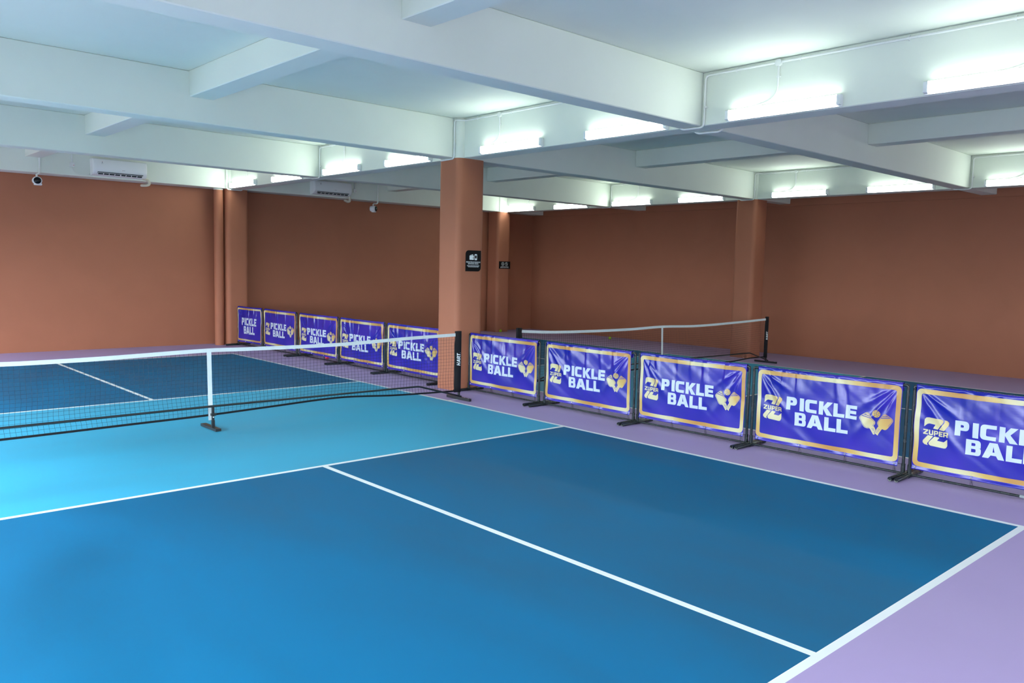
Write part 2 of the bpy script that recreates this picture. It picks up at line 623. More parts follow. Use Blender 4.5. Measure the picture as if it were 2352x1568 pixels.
def air_con(x, label, grp='air conditioners on the back wall beam'):
    yb = 14.97
    W_, H_ = 0.955, 0.30
    t = thing('air_conditioner', label, 'air conditioner', (x, yb, 3.300), grp)
    # body profile in (y, z), extruded along x, front towards -Y
    prof = [(0.0, 0.0), (-0.105, 0.0), (-0.150, 0.018), (-0.205, 0.062), (-0.222, 0.10), (-0.225, 0.17), (-0.215, 0.262),
            (-0.195, 0.293), (-0.165, H_), (0.0, H_)]
    b = bmesh.new()
    nS = 10
    rows = []
    for k in range(nS + 1):
        # rounded side edges
        if k == 0:
            xx, sc = 0.0, 0.90
        elif k == 1:
            xx, sc = 0.008, 0.96
        elif k == 2:
            xx, sc = 0.03, 1.0
        elif k == nS:
            xx, sc = W_, 0.90
        elif k == nS - 1:
            xx, sc = W_ - 0.008, 0.96
        elif k == nS - 2:
            xx, sc = W_ - 0.03, 1.0
        else:
            xx, sc = 0.03 + (W_ - 0.06) * (k - 2) / (nS - 4), 1.0
        rows.append([b.verts.new((xx, py * sc, pz)) for py, pz in prof])
    for k in range(nS):
        for j in range(len(prof)):
            j2 = (j + 1) % len(prof)
            b.faces.new((rows[k][j], rows[k][j2], rows[k + 1][j2], rows[k + 1][j]))
    b.faces.new(rows[0][::-1])
    b.faces.new(rows[-1])
    autosmooth(obj('casing', b, M['plastic'], t), 40)
    # outlet slot on the sloping lower front, slightly proud dark strip
    b = bmesh.new()
    p0, p1 = Vector((0, -0.152, 0.0155)), Vector((0, -0.2085, 0.0615))
    nrm = Vector((0, -0.6, -0.8)) * 0.0015

    def quadprism(bb, x0, x1, a, c, off, thick):
        d = Vector((0, -(p1 - p0).z, (p1 - p0).y)).normalized()
        if d.z > 0:
            d = -d
        A, B_ = p0.lerp(p1, a) + d * off, p0.lerp(p1, c) + d * off
        vs = []
        for dd in (0, thick):
            for xx, P_ in ((x0, A), (x1, A), (x1, B_), (x0, B_)):
                q = P_ + d * dd
                vs.append(bb.verts.new((xx, q.y, q.z)))
        for q in ((0, 1, 2, 3), (7, 6, 5, 4), (0, 4, 5, 1), (1, 5, 6, 2), (2, 6, 7, 3), (3, 7, 4, 0)):
            bb.faces.new([vs[i] for i in q])
    quadprism(b, 0.075, W_ - 0.075, 0.05, 0.98, 0.0, 0.002)
    obj('air_outlet', b, M['dark'], t)
    b = bmesh.new()
    quadprism(b, 0.085, W_ - 0.085, 0.62, 0.74, 0.002, 0.004)
    obj('louver', b, M['plastic'], t)
    for k in range(9):
        b = bmesh.new()
        xx = 0.078 + (W_ - 0.165) * k / 8
        quadprism(b, xx, xx + (0.012 if k != 4 else 0.02), 0.05, 0.70, 0.002, 0.004)
        obj('fin', b, M['plastic'], t)
    b = bmesh.new()
    box(b, 0.145, 0.156, -0.2268, -0.2195, 0.222, 0.240)
    box(b, 0.135, 0.168, -0.2268, -0.2195, 0.209, 0.212)
    box(b, 0.51, 0.55, -0.2260, -0.2200, 0.110, 0.115)
    obj('printed_mark', b, M['grey'], t)
    b = bmesh.new()
    box(b, 0.146, 0.155, -0.2270, -0.2195, 0.242, 0.246)
    box(b, 0.500, 0.508, -0.2262, -0.2200, 0.109, 0.116)
    obj('red_mark', b, M['redmark'], t)
    return t


air_con(1.005, 'white wall air conditioner on the beam left of the round downpipe')
air_con(5.52, 'white wall air conditioner on the beam left of the middle column')
for x, lb, hook in ((1.99, 'beige taped hose hooking down from the left air conditioner', 0), (6.45, 'beige taped hose hooking left below the right air conditioner', 1)):
    b = bmesh.new()
    if hook:
        path = [(x + 0.02, 14.86, 3.315), (x + 0.03, 14.86, 3.20), (x - 0.03, 14.87, 3.185), (x - 0.10, 14.90, 3.225)]
    else:
        path = [(x - 0.09, 14.88, 3.315), (x + 0.02, 14.86, 3.285), (x + 0.045, 14.86, 3.21), (x - 0.01, 14.90, 3.185), (x - 0.06, 15.02, 3.19)]
    pp = rpath(path, 0.05, 6)
    tube(b, pp, 0.026, 12)
    o = autosmooth(obj('drain_hose', b, M['hose']))
    tag(o, lb, 'hose')

# sockets and cables for the air conditioners
for x, s, lb in ((0.70, 1, 'small white power socket with a cable to the left air conditioner'), (6.66, -1, 'small white power socket with a cable to the right air conditioner')):
    t = thing('power_socket', lb, 'socket', (x, 14.97, 3.46), 'power sockets on the back wall beam')
    b = bmesh.new()
    box(b, -0.042, 0.042, -0.035, 0, -0.04, 0.04, 0.006)
    obj('socket_box', b, M['pvc'], t)
    b = bmesh.new()
    box(b, 0.016, 0.028, -0.037, -0.034, -0.016, -0.006)
    obj('switch', b, M['redmark'], t)
    b = bmesh.new()
    tube(b, [(0, -0.013, 0.04), (0, -0.013, ZC - 3.46 - 0.002)], 0.012, 10)
    obj('pipe', b, M['pvc'], t, True)
    b = bmesh.new()
    pp = []
    P = [Vector((0.0, -0.02, -0.04)), Vector((0.0, -0.02, -0.17)), Vector((0.14 * s, -0.03, -0.20)), Vector((0.30 * s, -0.02, -0.14))] if s > 0 else \
        [Vector((0.01, -0.02, -0.04)), Vector((0.03, -0.02, -0.13)), Vector((-0.08, -0.02, -0.19)), Vector((-0.17, -0.03, -0.13))]
    for q in range(15):
        tt = q / 14
        pp.append((1 - tt) ** 3 * P[0] + 3 * tt * (1 - tt) ** 2 * P[1] + 3 * tt * tt * (1 - tt) * P[2] + tt ** 3 * P[3])
    tube(b, pp, 0.004, 6)
    obj('cable', b, M['pvc'], t, True)

# ------------------------------------------------------------------ security cameras


def cctv(x, zt, zc, dx, label, yaw):
    t = thing('security_camera', label, 'camera', (x, YB, zc), 'security cameras at the back wall')
    b = bmesh.new()
    yy = 14.955 - YB
    tube(b, rpath([(dx, yy, zt - zc), (dx, yy, 0.15), (dx - 0.02, yy - 0.0, 0.115), (0.0, yy, 0.11), (0, yy, 0.05)], 0.035), 0.013, 10)
    autosmooth(obj('pipe', b, M['pvc'], t))
    clip_ring(t, (dx, yy, 0.22), 'z', 0.018)
    clip_ring(t, (0, yy, 0.085), 'z', 0.020)
    R = Matrix.Rotation(yaw, 4, 'Z')
    T = Matrix.Translation((0, yy, -0.01)) @ R
    b = bmesh.new()
    prof = [(0.062, 0.070), (0.055, 0.078), (0.02, 0.078), (-0.03, 0.076), (-0.045, 0.07), (-0.05, 0.06), (-0.055, 0.066), (-0.065, 0.066), (-0.07, 0.055)]
    rings = []
    for yv, rr in prof:
        rings.append([b.verts.new((rr * math.cos(a * PI / 12), -yv, rr * 0.92 * math.sin(a * PI / 12))) for a in range(24)])
    for i in range(len(rings) - 1):
        for k in range(24):
            b.faces.new((rings[i][k], rings[i][(k + 1) % 24], rings[i + 1][(k + 1) % 24], rings[i + 1][k]))
    b.faces.new(rings[0])
    b.faces.new(rings[-1][::-1])
    box(b, -0.05, 0.075, -0.055, 0.03, -0.082, -0.045, 0.01)
    b.transform(T)
    autosmooth(obj('camera_body', b, M['plastic'], t))
    b = bmesh.new()
    rings = []
    for yv, rr in ((0.072, 0.060), (0.080, 0.057), (0.087, 0.044), (0.092, 0.024), (0.094, 0.001)):
        rings.append([b.verts.new((rr * math.cos(a * PI / 12), -yv, rr * math.sin(a * PI / 12))) for a in range(24)])
    for i in range(len(rings) - 1):
        for k in range(24):
            b.faces.new((rings[i][k], rings[i][(k + 1) % 24], rings[i + 1][(k + 1) % 24], rings[i + 1][k]))
    b.transform(T)
    obj('lens', b, M['lens'], t, True)
    return t


cctv(0.12, 3.53, 3.13, 0.05, 'white security camera with a black lens hanging at the far left of the back wall', math.radians(-4))
cctv(7.17, 3.805, 3.09, 0.13, 'white security camera hanging right of the right air conditioner', math.radians(38))


# ------------------------------------------------------------------ banner artwork in banner space (a along the banner, z up)
def rndv(poly, rads, n_=5):
    out = []
    m = len(poly)
    for i in range(m):
        if rads[i] <= 0:
            out.append(poly[i])
            continue
        a, b, c = Vector(poly[i - 1]), Vector(poly[i]), Vector(poly[(i + 1) % m])
        p1, p2 = b + (a - b).normalized() * rads[i], b + (c - b).normalized() * rads[i]
        for k in range(n_ + 1):
            t = k / n_
            q = (1 - t) ** 2 * p1 + 2 * t * (1 - t) * b + t * t * p2
            out.append((q.x, q.y))
    return out


def L_P(x, z0, w_, h, s=0.043, t_=0.033):
    m = z0 + h * 0.36
    outer = rndv([(x, z0), (x + s, z0), (x + s, m), (x + w_, m), (x + w_, z0 + h), (x, z0 + h)], [0, 0, 0, 0.038, 0.038, 0])
    inner = rrect(x + s, x + w_ - s, m + t_ * 0.8, z0 + h - t_, [0, 0.01, 0.01, 0], 3)
    return [(outer, inner)]


def L_box(x0, x1, z0, z1):
    return [([(x0, z0), (x1, z0), (x1, z1), (x0, z1)],)]


def L_I(x, z0, w_, h):
    return L_box(x, x + w_, z0, z0 + h)


def L_C(x, z0, w_, h, s=0.043, t_=0.032):
    o_ = rndv([(x + w_, z0), (x + w_, z0 + t_), (x + s, z0 + t_), (x + s, z0 + h - t_), (x + w_, z0 + h - t_), (x + w_, z0 + h), (x, z0 + h), (x, z0)],
              [0, 0, 0.012, 0.012, 0, 0, 0.036, 0.036])
    return [(o_,)]


def L_K(x, z0, w_, h, s=0.043):
    m = z0 + h * 0.52
    return [([(x, z0), (x + s, z0), (x + s, m - 0.008), (x + w_ - 0.058, z0), (x + w_, z0), (x + s + 0.038, m + 0.002), (x + w_ - 0.004, z0 + h), (x + w_ - 0.058, z0 + h), (x + s, m + 0.012), (x + s, z0 + h), (x, z0 + h)],)]


def L_L(x, z0, w_, h, s=0.043, t_=0.033):
    return [([(x, z0), (x + w_, z0), (x + w_, z0 + t_), (x + s, z0 + t_), (x + s, z0 + h), (x, z0 + h)],)]


def L_E(x, z0, w_, h, s=0.043, t_=0.031):
    m = z0 + h / 2
    g = t_ / 2 - 0.001
    return [([(x, z0), (x + w_, z0), (x + w_, z0 + t_), (x + s, z0 + t_), (x + s, m - g), (x + w_ - 0.006, m - g), (x + w_ - 0.006, m + g), (x + s, m + g), (x + s, z0 + h - t_), (x + w_, z0 + h - t_), (x + w_, z0 + h), (x, z0 + h)],)]


def L_B(x, z0, w_, h, s=0.043, t_=0.030):
    m = z0 + h * 0.52
    outer = rndv([(x, z0), (x + w_, z0), (x + w_, m - 0.001), (x + w_ - 0.014, m - 0.001), (x + w_ - 0.004, m - 0.001), (x + w_ - 0.004, z0 + h), (x, z0 + h)],
                 [0, 0.032, 0.022, 0, 0, 0.032, 0])
    outer = [p for p in outer]
    return [(outer, rrect(x + s, x + w_ - s + 0.004, z0 + t_ - 0.004, m - 0.013, [0, 0.008, 0.008, 0], 3), rrect(x + s, x + w_ - s, m + 0.012, z0 + h - t_ + 0.004, [0, 0.008, 0.008, 0], 3))]


def L_A(x, z0, w_, h, s=0.046):
    c = x + w_ / 2 - 0.006
    outer = [(x, z0), (x + s, z0), (x + s + 0.016, z0 + 0.026), (x + w_ - s - 0.016, z0 + 0.026), (x + w_ - s, z0), (x + w_, z0), (c + 0.032, z0 + h), (c - 0.026, z0 + h)]
    inner = [(x + s + 0.028, z0 + 0.053), (x + w_ - s - 0.028, z0 + 0.053), (c + 0.004, z0 + h - 0.03)]
    return [(outer, inner)]


def words():
    z1, z0, h = 0.446, 0.299, 0.126
    a = []
    a += L_P(0.331, z1, 0.112, h) + L_I(0.471, z1, 0.043, h) + L_C(0.526, z1, 0.116, h) + L_K(0.664, z1, 0.138, h) + L_L(0.808, z1, 0.106, h) + L_E(0.924, z1, 0.106, h)
    a += L_B(0.424, z0, 0.116, 0.130) + L_A(0.551, z0, 0.163, 0.130) + L_L(0.724, z0, 0.114, 0.130) + L_L(0.846, z0, 0.108, 0.130)
    return a


ZA = [(0.086, 0.478), (0.087, 0.542), (0.1, 0.559), (0.123, 0.564), (0.22, 0.560), (0.237, 0.551), (0.238, 0.534), (0.199, 0.470), (0.16, 0.473), (0.178, 0.508), (0.129, 0.512), (0.112, 0.505)]
ZBb = [(0.243, 0.557), (0.268, 0.555), (0.284, 0.542), (0.283, 0.521), (0.251, 0.466), (0.209, 0.469), (0.248, 0.536), (0.250, 0.547)]
ZCc = [(0.12, 0.409), (0.163, 0.406), (0.121, 0.344), (0.117, 0.335), (0.126, 0.323), (0.096, 0.326), (0.08, 0.341), (0.081, 0.358)]
ZDd = [(0.175, 0.406), (0.216, 0.403), (0.197, 0.374), (0.253, 0.370), (0.281, 0.399), (0.283, 0.343), (0.272, 0.322), (0.258, 0.318), (0.145, 0.323), (0.13, 0.334), (0.13, 0.35)]
PL = [(1.052, 0.47), (1.06, 0.489), (1.109, 0.527), (1.126, 0.532), (1.144, 0.525), (1.161, 0.494), (1.2, 0.454), (1.2, 0.436), (1.184, 0.413), (1.193, 0.408), (1.209, 0.377), (1.196, 0.354), (1.204, 0.341), (1.189, 0.334), (1.153, 0.39), (1.128, 0.384), (1.104, 0.395), (1.085, 0.421)]
PR = [(1.28, 0.537), (1.295, 0.533), (1.348, 0.502), (1.36, 0.484), (1.353, 0.465), (1.309, 0.401), (1.29, 0.39), (1.263, 0.398), (1.231, 0.345), (1.23, 0.332), (1.196, 0.353), (1.224, 0.408), (1.231, 0.412), (1.228, 0.425), (1.217, 0.441), (1.22, 0.46), (1.262, 0.524)]


def circ(cx, cz, rx, rz, n_=20):
    return [(cx + rx * math.cos(2 * PI * k / n_), cz + rz * math.sin(2 * PI * k / n_)) for k in range(n_)]


def ribbon2(pts, wd):
    out_a, out_b = [], []
    for i, p in enumerate(pts):
        a, c = Vector(pts[max(i - 1, 0)]), Vector(pts[min(i + 1, len(pts) - 1)])
        d = (c - a).normalized()
        nn = Vector((-d.y, d.x)) * wd / 2
        out_a.append((p[0] + nn.x, p[1] + nn.y))
        out_b.append((p[0] - nn.x, p[1] - nn.y))
    return out_a + out_b[::-1]


def zuper():
    a = []
    z0, h = 0.414, 0.043
    s, t_ = 0.011, 0.0095
    x, w_ = 0.081, 0.040
    a.append(([(x, z0), (x + w_, z0), (x + w_, z0 + t_), (x + 0.016, z0 + t_), (x + w_, z0 + h - t_), (x + w_, z0 + h), (x, z0 + h), (x, z0 + h - t_), (x + w_ - 0.016, z0 + h - t_), (x, z0 + t_)],))
    x, w_ = 0.127, 0.036
    a.append(([(x + 0.006, z0), (x + w_ - 0.006, z0), (x + w_, z0 + 0.007), (x + w_, z0 + h), (x + w_ - s, z0 + h), (x + w_ - s, z0 + t_), (x + s, z0 + t_), (x + s, z0 + h), (x, z0 + h), (x, z0 + 0.007)],))
    x, w_ = 0.169, 0.034
    a.append((([(x, z0), (x + s, z0), (x + s, z0 + 0.013), (x + w_ - 0.006, z0 + 0.013), (x + w_, z0 + 0.02), (x + w_, z0 + h - 0.007), (x + w_ - 0.006, z0 + h), (x, z0 + h)]),
              rrect(x + s, x + w_ - s, z0 + 0.022, z0 + h - t_, 0.001, 1)))
    x, w_ = 0.209, 0.032
    m = z0 + h / 2
    a.append(([(x, z0), (x + w_, z0), (x + w_, z0 + t_), (x + s, z0 + t_), (x + s, m - 0.005), (x + w_ - 0.003, m - 0.005), (x + w_ - 0.003, m + 0.005), (x + s, m + 0.005), (x + s, z0 + h - t_), (x + w_, z0 + h - t_), (x + w_, z0 + h), (x, z0 + h)],))
    x, w_ = 0.246, 0.038
    a.append((([(x, z0), (x + s, z0), (x + s, z0 + 0.013), (x + w_ - s - 0.002, z0 + 0.013), (x + w_ - s, z0), (x + w_, z0), (x + w_ - 0.003, z0 + 0.018), (x + w_, z0 + 0.022), (x + w_, z0 + h - 0.007), (x + w_ - 0.006, z0 + h), (x, z0 + h)]),
              rrect(x + s, x + w_ - s, z0 + 0.022, z0 + h - t_, 0.001, 1)))
    return a


def emblem_gold():
    return [(rnd(ZA, 0.004),), (rnd(ZBb, 0.004),), (rnd(ZCc, 0.004),), (rnd(ZDd, 0.004),)] + zuper()


def paddle_gold():
    return [(rnd(PL, 0.01),), (rnd(PR, 0.01),), (circ(1.2065, 0.528, 0.0345, 0.0335),)]


def paddle_blue():
    a = [([(1.07, 0.494), (1.085, 0.499), (1.159, 0.486), (1.16, 0.480)],), ([(1.095, 0.508), (1.105, 0.514), (1.146, 0.502), (1.151, 0.496)],),
         ([(1.251, 0.497), (1.326, 0.508), (1.332, 0.502), (1.251, 0.490)],), ([(1.262, 0.512), (1.306, 0.519), (1.311, 0.514), (1.263, 0.507)],)]
    SL = [(1.061, 0.471), (1.068, 0.487), (1.109, 0.517), (1.127, 0.524), (1.14, 0.519), (1.157, 0.488), (1.193, 0.452), (1.192, 0.438), (1.177, 0.412)]
    SR = [(1.281, 0.53), (1.293, 0.526), (1.341, 0.499), (1.352, 0.483), (1.346, 0.467), (1.317, 0.427)]
    SL2 = [(1.061, 0.471), (1.088, 0.426), (1.107, 0.402), (1.128, 0.391), (1.150, 0.396)]
    SR2 = [(1.281, 0.53), (1.265, 0.518), (1.226, 0.459), (1.224, 0.444), (1.234, 0.428)]
    for q in (SL, SR, SL2, SR2):
        a.append((ribbon2(q, 0.0032),))
    for d in [(1.195, 0.55), (1.218, 0.551), (1.192, 0.532), (1.209, 0.537), (1.231, 0.534), (1.197, 0.516), (1.213, 0.521), (1.229, 0.518), (1.188, 0.505), (1.215, 0.505)]:
        a.append((circ(d[0], d[1], 0.0042, 0.0042, 8),))
    for p, q in (((1.168, 0.388), (1.19, 0.391)), ((1.173, 0.379), (1.195, 0.382)), ((1.18, 0.370), (1.199, 0.373)), ((1.226, 0.396), (1.246, 0.388)), ((1.220, 0.385), (1.24, 0.377)), ((1.214, 0.374), (1.233, 0.366)), ((1.207, 0.363), (1.226, 0.355))):
        a.append((ribbon2([p, q], 0.003),))
    a.append((ribbon2([(1.193, 0.350), (1.210, 0.378)], 0.003),))
    return a


def flat_mesh(shapes, step=0.0125, sc=1.0, cx=0.0, cz=0.0, dx=0.0, dz=0.0):
    """triangulate shapes and cut them along a fine grid so they can drape with the cloth"""
    b = bmesh.new()
    for sh in shapes:
        loops = [[Vector((x, z, 0)) for x, z in lp] for lp in sh]
        flat = [v for lp in loops for v in lp]
        vs = [b.verts.new((((v.x - cx) * sc + cx + dx), ((v.y - cz) * sc + cz + dz), 0)) for v in flat]
        for tri in tessellate_polygon(loops):
            try:
                b.faces.new([vs[i] for i in tri])
            except ValueError:
                pass
    xs_ = [v.co.x for v in b.verts]
    zs_ = [v.co.y for v in b.verts]
    for ax, lo, hi in ((0, min(xs_), max(xs_)), (1, min(zs_), max(zs_))):
        k = math.ceil(lo / step)
        while k * step < hi:
            co = [0, 0, 0]
            no = [0, 0, 0]
            co[ax] = k * step
            no[ax] = 1
            bmesh.ops.bisect_plane(b, geom=list(b.verts) + list(b.edges) + list(b.faces), plane_co=co, plane_no=no, dist=1e-5)
            k += 1
    bmesh.ops.remove_doubles(b, verts=b.verts, dist=1e-5)
    b.verts.index_update()
    V = [(v.co.x, v.co.y) for v in b.verts]
    F_ = []
    for q in b.faces:
        idx = [v.index for v in q.verts]
        F_.append(idx)
    b.free()
    return V, F_


def border_shape(W_, zb, zt, wd, side=0.006):
    return [(rrect(side, W_ - side, zb, zt, 0.045, 7), rrect(side + wd, W_ - side - wd, zb + wd, zt - wd, 0.018, 5))]


ART = {'letters': flat_mesh(words()), 'emblem': flat_mesh(emblem_gold()), 'paddles': flat_mesh(paddle_gold()), 'details': flat_mesh(paddle_blue()),
       'border': flat_mesh(border_shape(1.42, 0.122, 0.802, 0.041)),
       'letters_big': flat_mesh(words(), sc=1.22, cx=0.68, cz=0.435, dx=0.031),
       'border_small': flat_mesh(border_shape(1.42, 0.122, 0.802, 0.034))}
ZB0, ZT0 = 0.088, 0.822


def hash1(a):
    x = math.sin(a * 127.1 + 11.7) * 43758.5453
    return x - math.floor(x)


def noise1(x, seed):
    i = math.floor(x)
    fr = x - i
    s_ = fr * fr * (3 - 2 * fr)
    return (hash1(i + seed * 31.7) * (1 - s_) + hash1(i + 1 + seed * 31.7) * s_) * 2 - 1


def make_map(W_, seed):
    """returns cloth(a, z) -> local (x, y, z); a in 0..1.42, local y runs towards -Y"""
    fold = [(0.06 + 0.22 * k + 0.10 * noise1(k * 1.7, seed), 0.013 + 0.010 * hash1(k + seed * 3.1), 0.20 + 0.22 * hash1(k * 2.3 + seed)) for k in range(7)]

    def fn(a, z):
        s_ = a / 1.42
        t = max(0.0, (ZT0 - z))                        # distance below the top bar
        v = (z - ZB0) / (ZT0 - ZB0)
        d = 0.0
        # gathers hanging off the top bar
        d += 0.0050 * math.exp(-t / 0.07) * noise1(a * 26, seed) * min(1, t / 0.015)
        for fa, wd, ln in fold:
            lean = fa + 0.18 * t * noise1(fa * 9, seed + 5)
            g = math.exp(-((a - lean) / (wd * (1.15 + 2.4 * t))) ** 2)
            d += 0.0145 * g * math.exp(-(t / ln) ** 2) * min(1, t / 0.03) * (1 if hash1(fa * 77) > 0.35 else -0.8)
        # tension creases fanning out of the upper corners
        for cx_, sg, am in ((0.0, 1, 1.0), (1.42, -1, 0.8 + 0.3 * hash1(seed))):
            dx_, dz_ = (a - cx_) * sg, t + 0.004
            rr = math.hypot(dx_, dz_)
            th = math.atan2(dz_, max(dx_, 1e-4))
            for q in range(3):
                th0 = 0.62 + 0.27 * q + 0.12 * noise1(q * 3.3 + cx_, seed + 9)
                wth = 0.062 + 0.02 * hash1(q + seed)
                g = math.exp(-((th - th0) / wth) ** 2)
                ln = (0.62 if q == 1 else 0.36)
                d += am * 0.0115 * g * min(1, max(0, rr - 0.06) / 0.14) * math.exp(-(rr / ln) ** 3) * (1 if q != 1 else 1.25)
        # slack belly and bottom flutter
        d += 0.009 * math.sin(PI * min(1, max(0, s_))) * math.sin(PI * min(1, max(0, v)) * 0.9)
        d += 0.0045 * noise1(a * 3.1 + 2, seed + 2) * (1 - v) + 0.0035 * noise1(a * 5 + z * 9, seed + 3)
        d += 0.0009 * noise1(a * 13 + z * 19, seed + 4) + 0.006 * noise1(a * 4.2 - z * 3.5, seed + 12) * v
        if d < 0:
            q_ = min(1.0, t / 0.16)
            d = -0.002 * (1 - q_) * min(1, -d / 0.004) + d * q_ * q_ * (3 - 2 * q_)
        # hem curls a little between the ties
        tie = abs(math.sin(PI * (a - 0.03) / 0.453))
        d += 0.016 * max(0, (0.125 - z) / 0.04) * (0.4 + 0.6 * tie) if z < 0.125 else 0
        sag = -0.0045 * tie * max(0, 1 - v) - 0.010 * math.sin(PI * s_) * v * 0.4
        if z < 0.125:
            sag += 0.006 * tie * (0.125 - z) / 0.037
        side = 0.005 * noise1(z * 6, seed + 6) * (1 if s_ < 0.5 else -1) * abs(2 * s_ - 1) ** 6
        return Vector((-d, -(s_ * W_) - side, z + sag))
    return fn


def drape(name, art, fn, off, m, parent):
    V, F_ = ART[art]
    me = bpy.data.meshes.new(name)
    pts = []
    e = 0.002
    for a, z in V:
        p = fn(a, z)
        nx = (fn(a + e, z) - p).cross(fn(a, z + e) - p)
        nx.normalize()
        if nx.x > 0:
            nx = -nx
        pts.append(p + nx * off)
    faces = []
    for q in F_:
        # make all faces look towards -X
        p = [Vector((V[i][0], V[i][1])) for i in q]
        ar = sum(p[i].x * p[(i + 1) % len(p)].y - p[(i + 1) % len(p)].x * p[i].y for i in range(len(p)))
        faces.append(q if ar > 0 else q[::-1])
    me.from_pydata([tuple(p) for p in pts], [], faces)
    me.update()
    return link(name, me, M[m], parent, True)


def barrier(x, ya, yb, ba, bb, label, group, seed, kind=0, rot=0.0):
    """banner barrier; posts at ya (far) and yb (near), banner from ba to bb"""
    t = thing('banner_barrier', label, 'barrier', (x, ya, 0), group, rot)
    rp = 0.0135
    for yy, sgn in ((ya, -1), (yb, 1)):
        b = bmesh.new()
        tube(b, [(0, yy - ya, 0.03), (0, yy - ya, 0.80)], rp, 12)
        tube(b, [(0, yy - ya, 0.03), (0, yy - ya, 0.115)], 0.0185, 12)
        autosmooth(obj('post', b, M['pipe'], t))
        b = bmesh.new()
        # hollow foot pipe
        n_ = 14
        rings = []
        for xx, rr in ((-0.262, 0.011), (-0.27, 0.011), (-0.272, 0.0185), (-0.27, 0.0195), (0.27, 0.0195), (0.272, 0.0185), (0.27, 0.011), (0.262, 0.011)):
            rings.append([b.verts.new((xx, yy - ya + rr * math.cos(2 * PI * k / n_), 0.0197 + rr * math.sin(2 * PI * k / n_))) for k in range(n_)])
        for i in range(len(rings) - 1):
            for k in range(n_):
                b.faces.new((rings[i][k], rings[i][(k + 1) % n_], rings[i + 1][(k + 1) % n_], rings[i + 1][k]))
        b.faces.new(rings[0])
        b.faces.new(rings[-1][::-1])
        tube(b, [(-0.04, yy - ya, 0.0205), (0.04, yy - ya, 0.0205)], 0.0225, 12)
        autosmooth(obj('foot', b, M['pipe'], t))
    b = bmesh.new()
    tube(b, rpath([(0, 0, 0.78), (0, 0, 0.812), (0, yb - ya, 0.812), (0, yb - ya, 0.78)], 0.022, 6), rp, 12)
    autosmooth(obj('top_bar', b, M['pipe'], t))
    b = bmesh.new()
    tube(b, [(0, 0, 0.028), (0, yb - ya, 0.028)], 0.0105, 12)
    autosmooth(obj('bottom_bar', b, M['pipe'], t))
    if kind != 'plain' and seed == 5:
        b = bmesh.new()
        tube(b, [(0, -0.86, 0.028), (0, -0.93, 0.028)], 0.0135, 12)
        tag(autosmooth(obj('pipe_coupling', b, M['grey'], t)), 'grey coupling sleeve')
    # cloth
    W_ = ba - bb
    e0 = bpy.data.objects.new('banner', None)
    base = make_map(W_, seed)
    off = Vector((-0.017, ba - ya, 0))

    def fn(a, z):
        return base(a, z) + off
    NX, NZ = 142, 74
    V, F_ = [], []
    top = 0.830
    for j in range(NZ + 1):
        z = ZB0 + (0.822 - ZB0) * j / NZ
        for i in range(NX + 1):
            V.append(fn(1.42 * i / NX, z))
    # pocket over the top bar
    for xx, zz in ((-0.010, 0.832), (0.004, 0.834), (0.016, 0.828), (0.0175, 0.79), (0.015, 0.755)):
        for i in range(NX + 1):
            p = fn(1.42 * i / NX, 0.822)
            wob = 0.0015 * noise1(i * 0.45, seed + 1)
            V.append(Vector((xx + wob * 0.3, p.y, zz + wob + (p.z - 0.822))))
    for j in range(NZ + 5):
        for i in range(NX):
            a_ = j * (NX + 1) + i
            F_.append((a_, a_ + 1, a_ + NX + 2, a_ + NX + 1))
    me = bpy.data.meshes.new('banner')
    me.from_pydata([tuple(v) for v in V], [], F_)
    me.update()
    cl = link('banner', me, M['vinyl'], t, True)
    md = cl.modifiers.new('thick', 'SOLIDIFY')
    md.thickness = 0.0012
    md.offset = 1.0 if me.polygons[0].normal.x > 0 else -1.0
    bpy.data.objects.remove(e0)
    bo = drape('gold_border', 'border' if kind == 0 else 'border_small', fn, 0.0024, 'gold', cl)
    if kind == 0:
        tag(drape('lettering', 'letters', fn, 0.0024, 'letter', cl), 'white PICKLE BALL lettering')
        tag(drape('gold_emblem', 'emblem', fn, 0.0024, 'gold', cl), 'gold ZUPER emblem')
        tag(drape('gold_paddles', 'paddles', fn, 0.0024, 'gold', cl), 'gold crossed paddles and ball')
        drape('paddle_details', 'details', fn, 0.0034, 'lineblue', cl)
    else:
        tag(drape('lettering', 'letters_big', fn, 0.0024, 'letter', cl), 'large white PICKLE BALL lettering')
    # eyelets and ties along the hem
    for k, a in enumerate((0.03, 0.483, 0.936, 1.39)):
        p = fn(a, 0.108)
        b = bmesh.new()
        n_ = 12
        for kk in range(n_):
            a0, a1 = 2 * PI * kk / n_, 2 * PI * (kk + 1) / n_
            tube(b, [(p.x - 0.004, p.y + 0.007 * math.cos(a0), p.z + 0.007 * math.sin(a0)), (p.x - 0.004, p.y + 0.007 * math.cos(a1), p.z + 0.007 * math.sin(a1))], 0.0022, 6)
        obj('eyelet', b, M['screw'], t, True)
        b = bmesh.new()
        tube(b, [(p.x - 0.005, p.y + 0.001, p.z - 0.002), (-0.013, p.y + 0.010, 0.028), (0.0, p.y + 0.010, 0.0155), (0.013, p.y + 0.008, 0.03), (p.x + 0.006, p.y, p.z)], 0.0012, 6)
        tube(b, [(p.x - 0.005, p.y - 0.001, p.z - 0.002), (-0.0125, p.y - 0.009, 0.028), (0.0, p.y - 0.009, 0.0155), (0.0125, p.y - 0.008, 0.03), (p.x + 0.006, p.y, p.z)], 0.0012, 6)
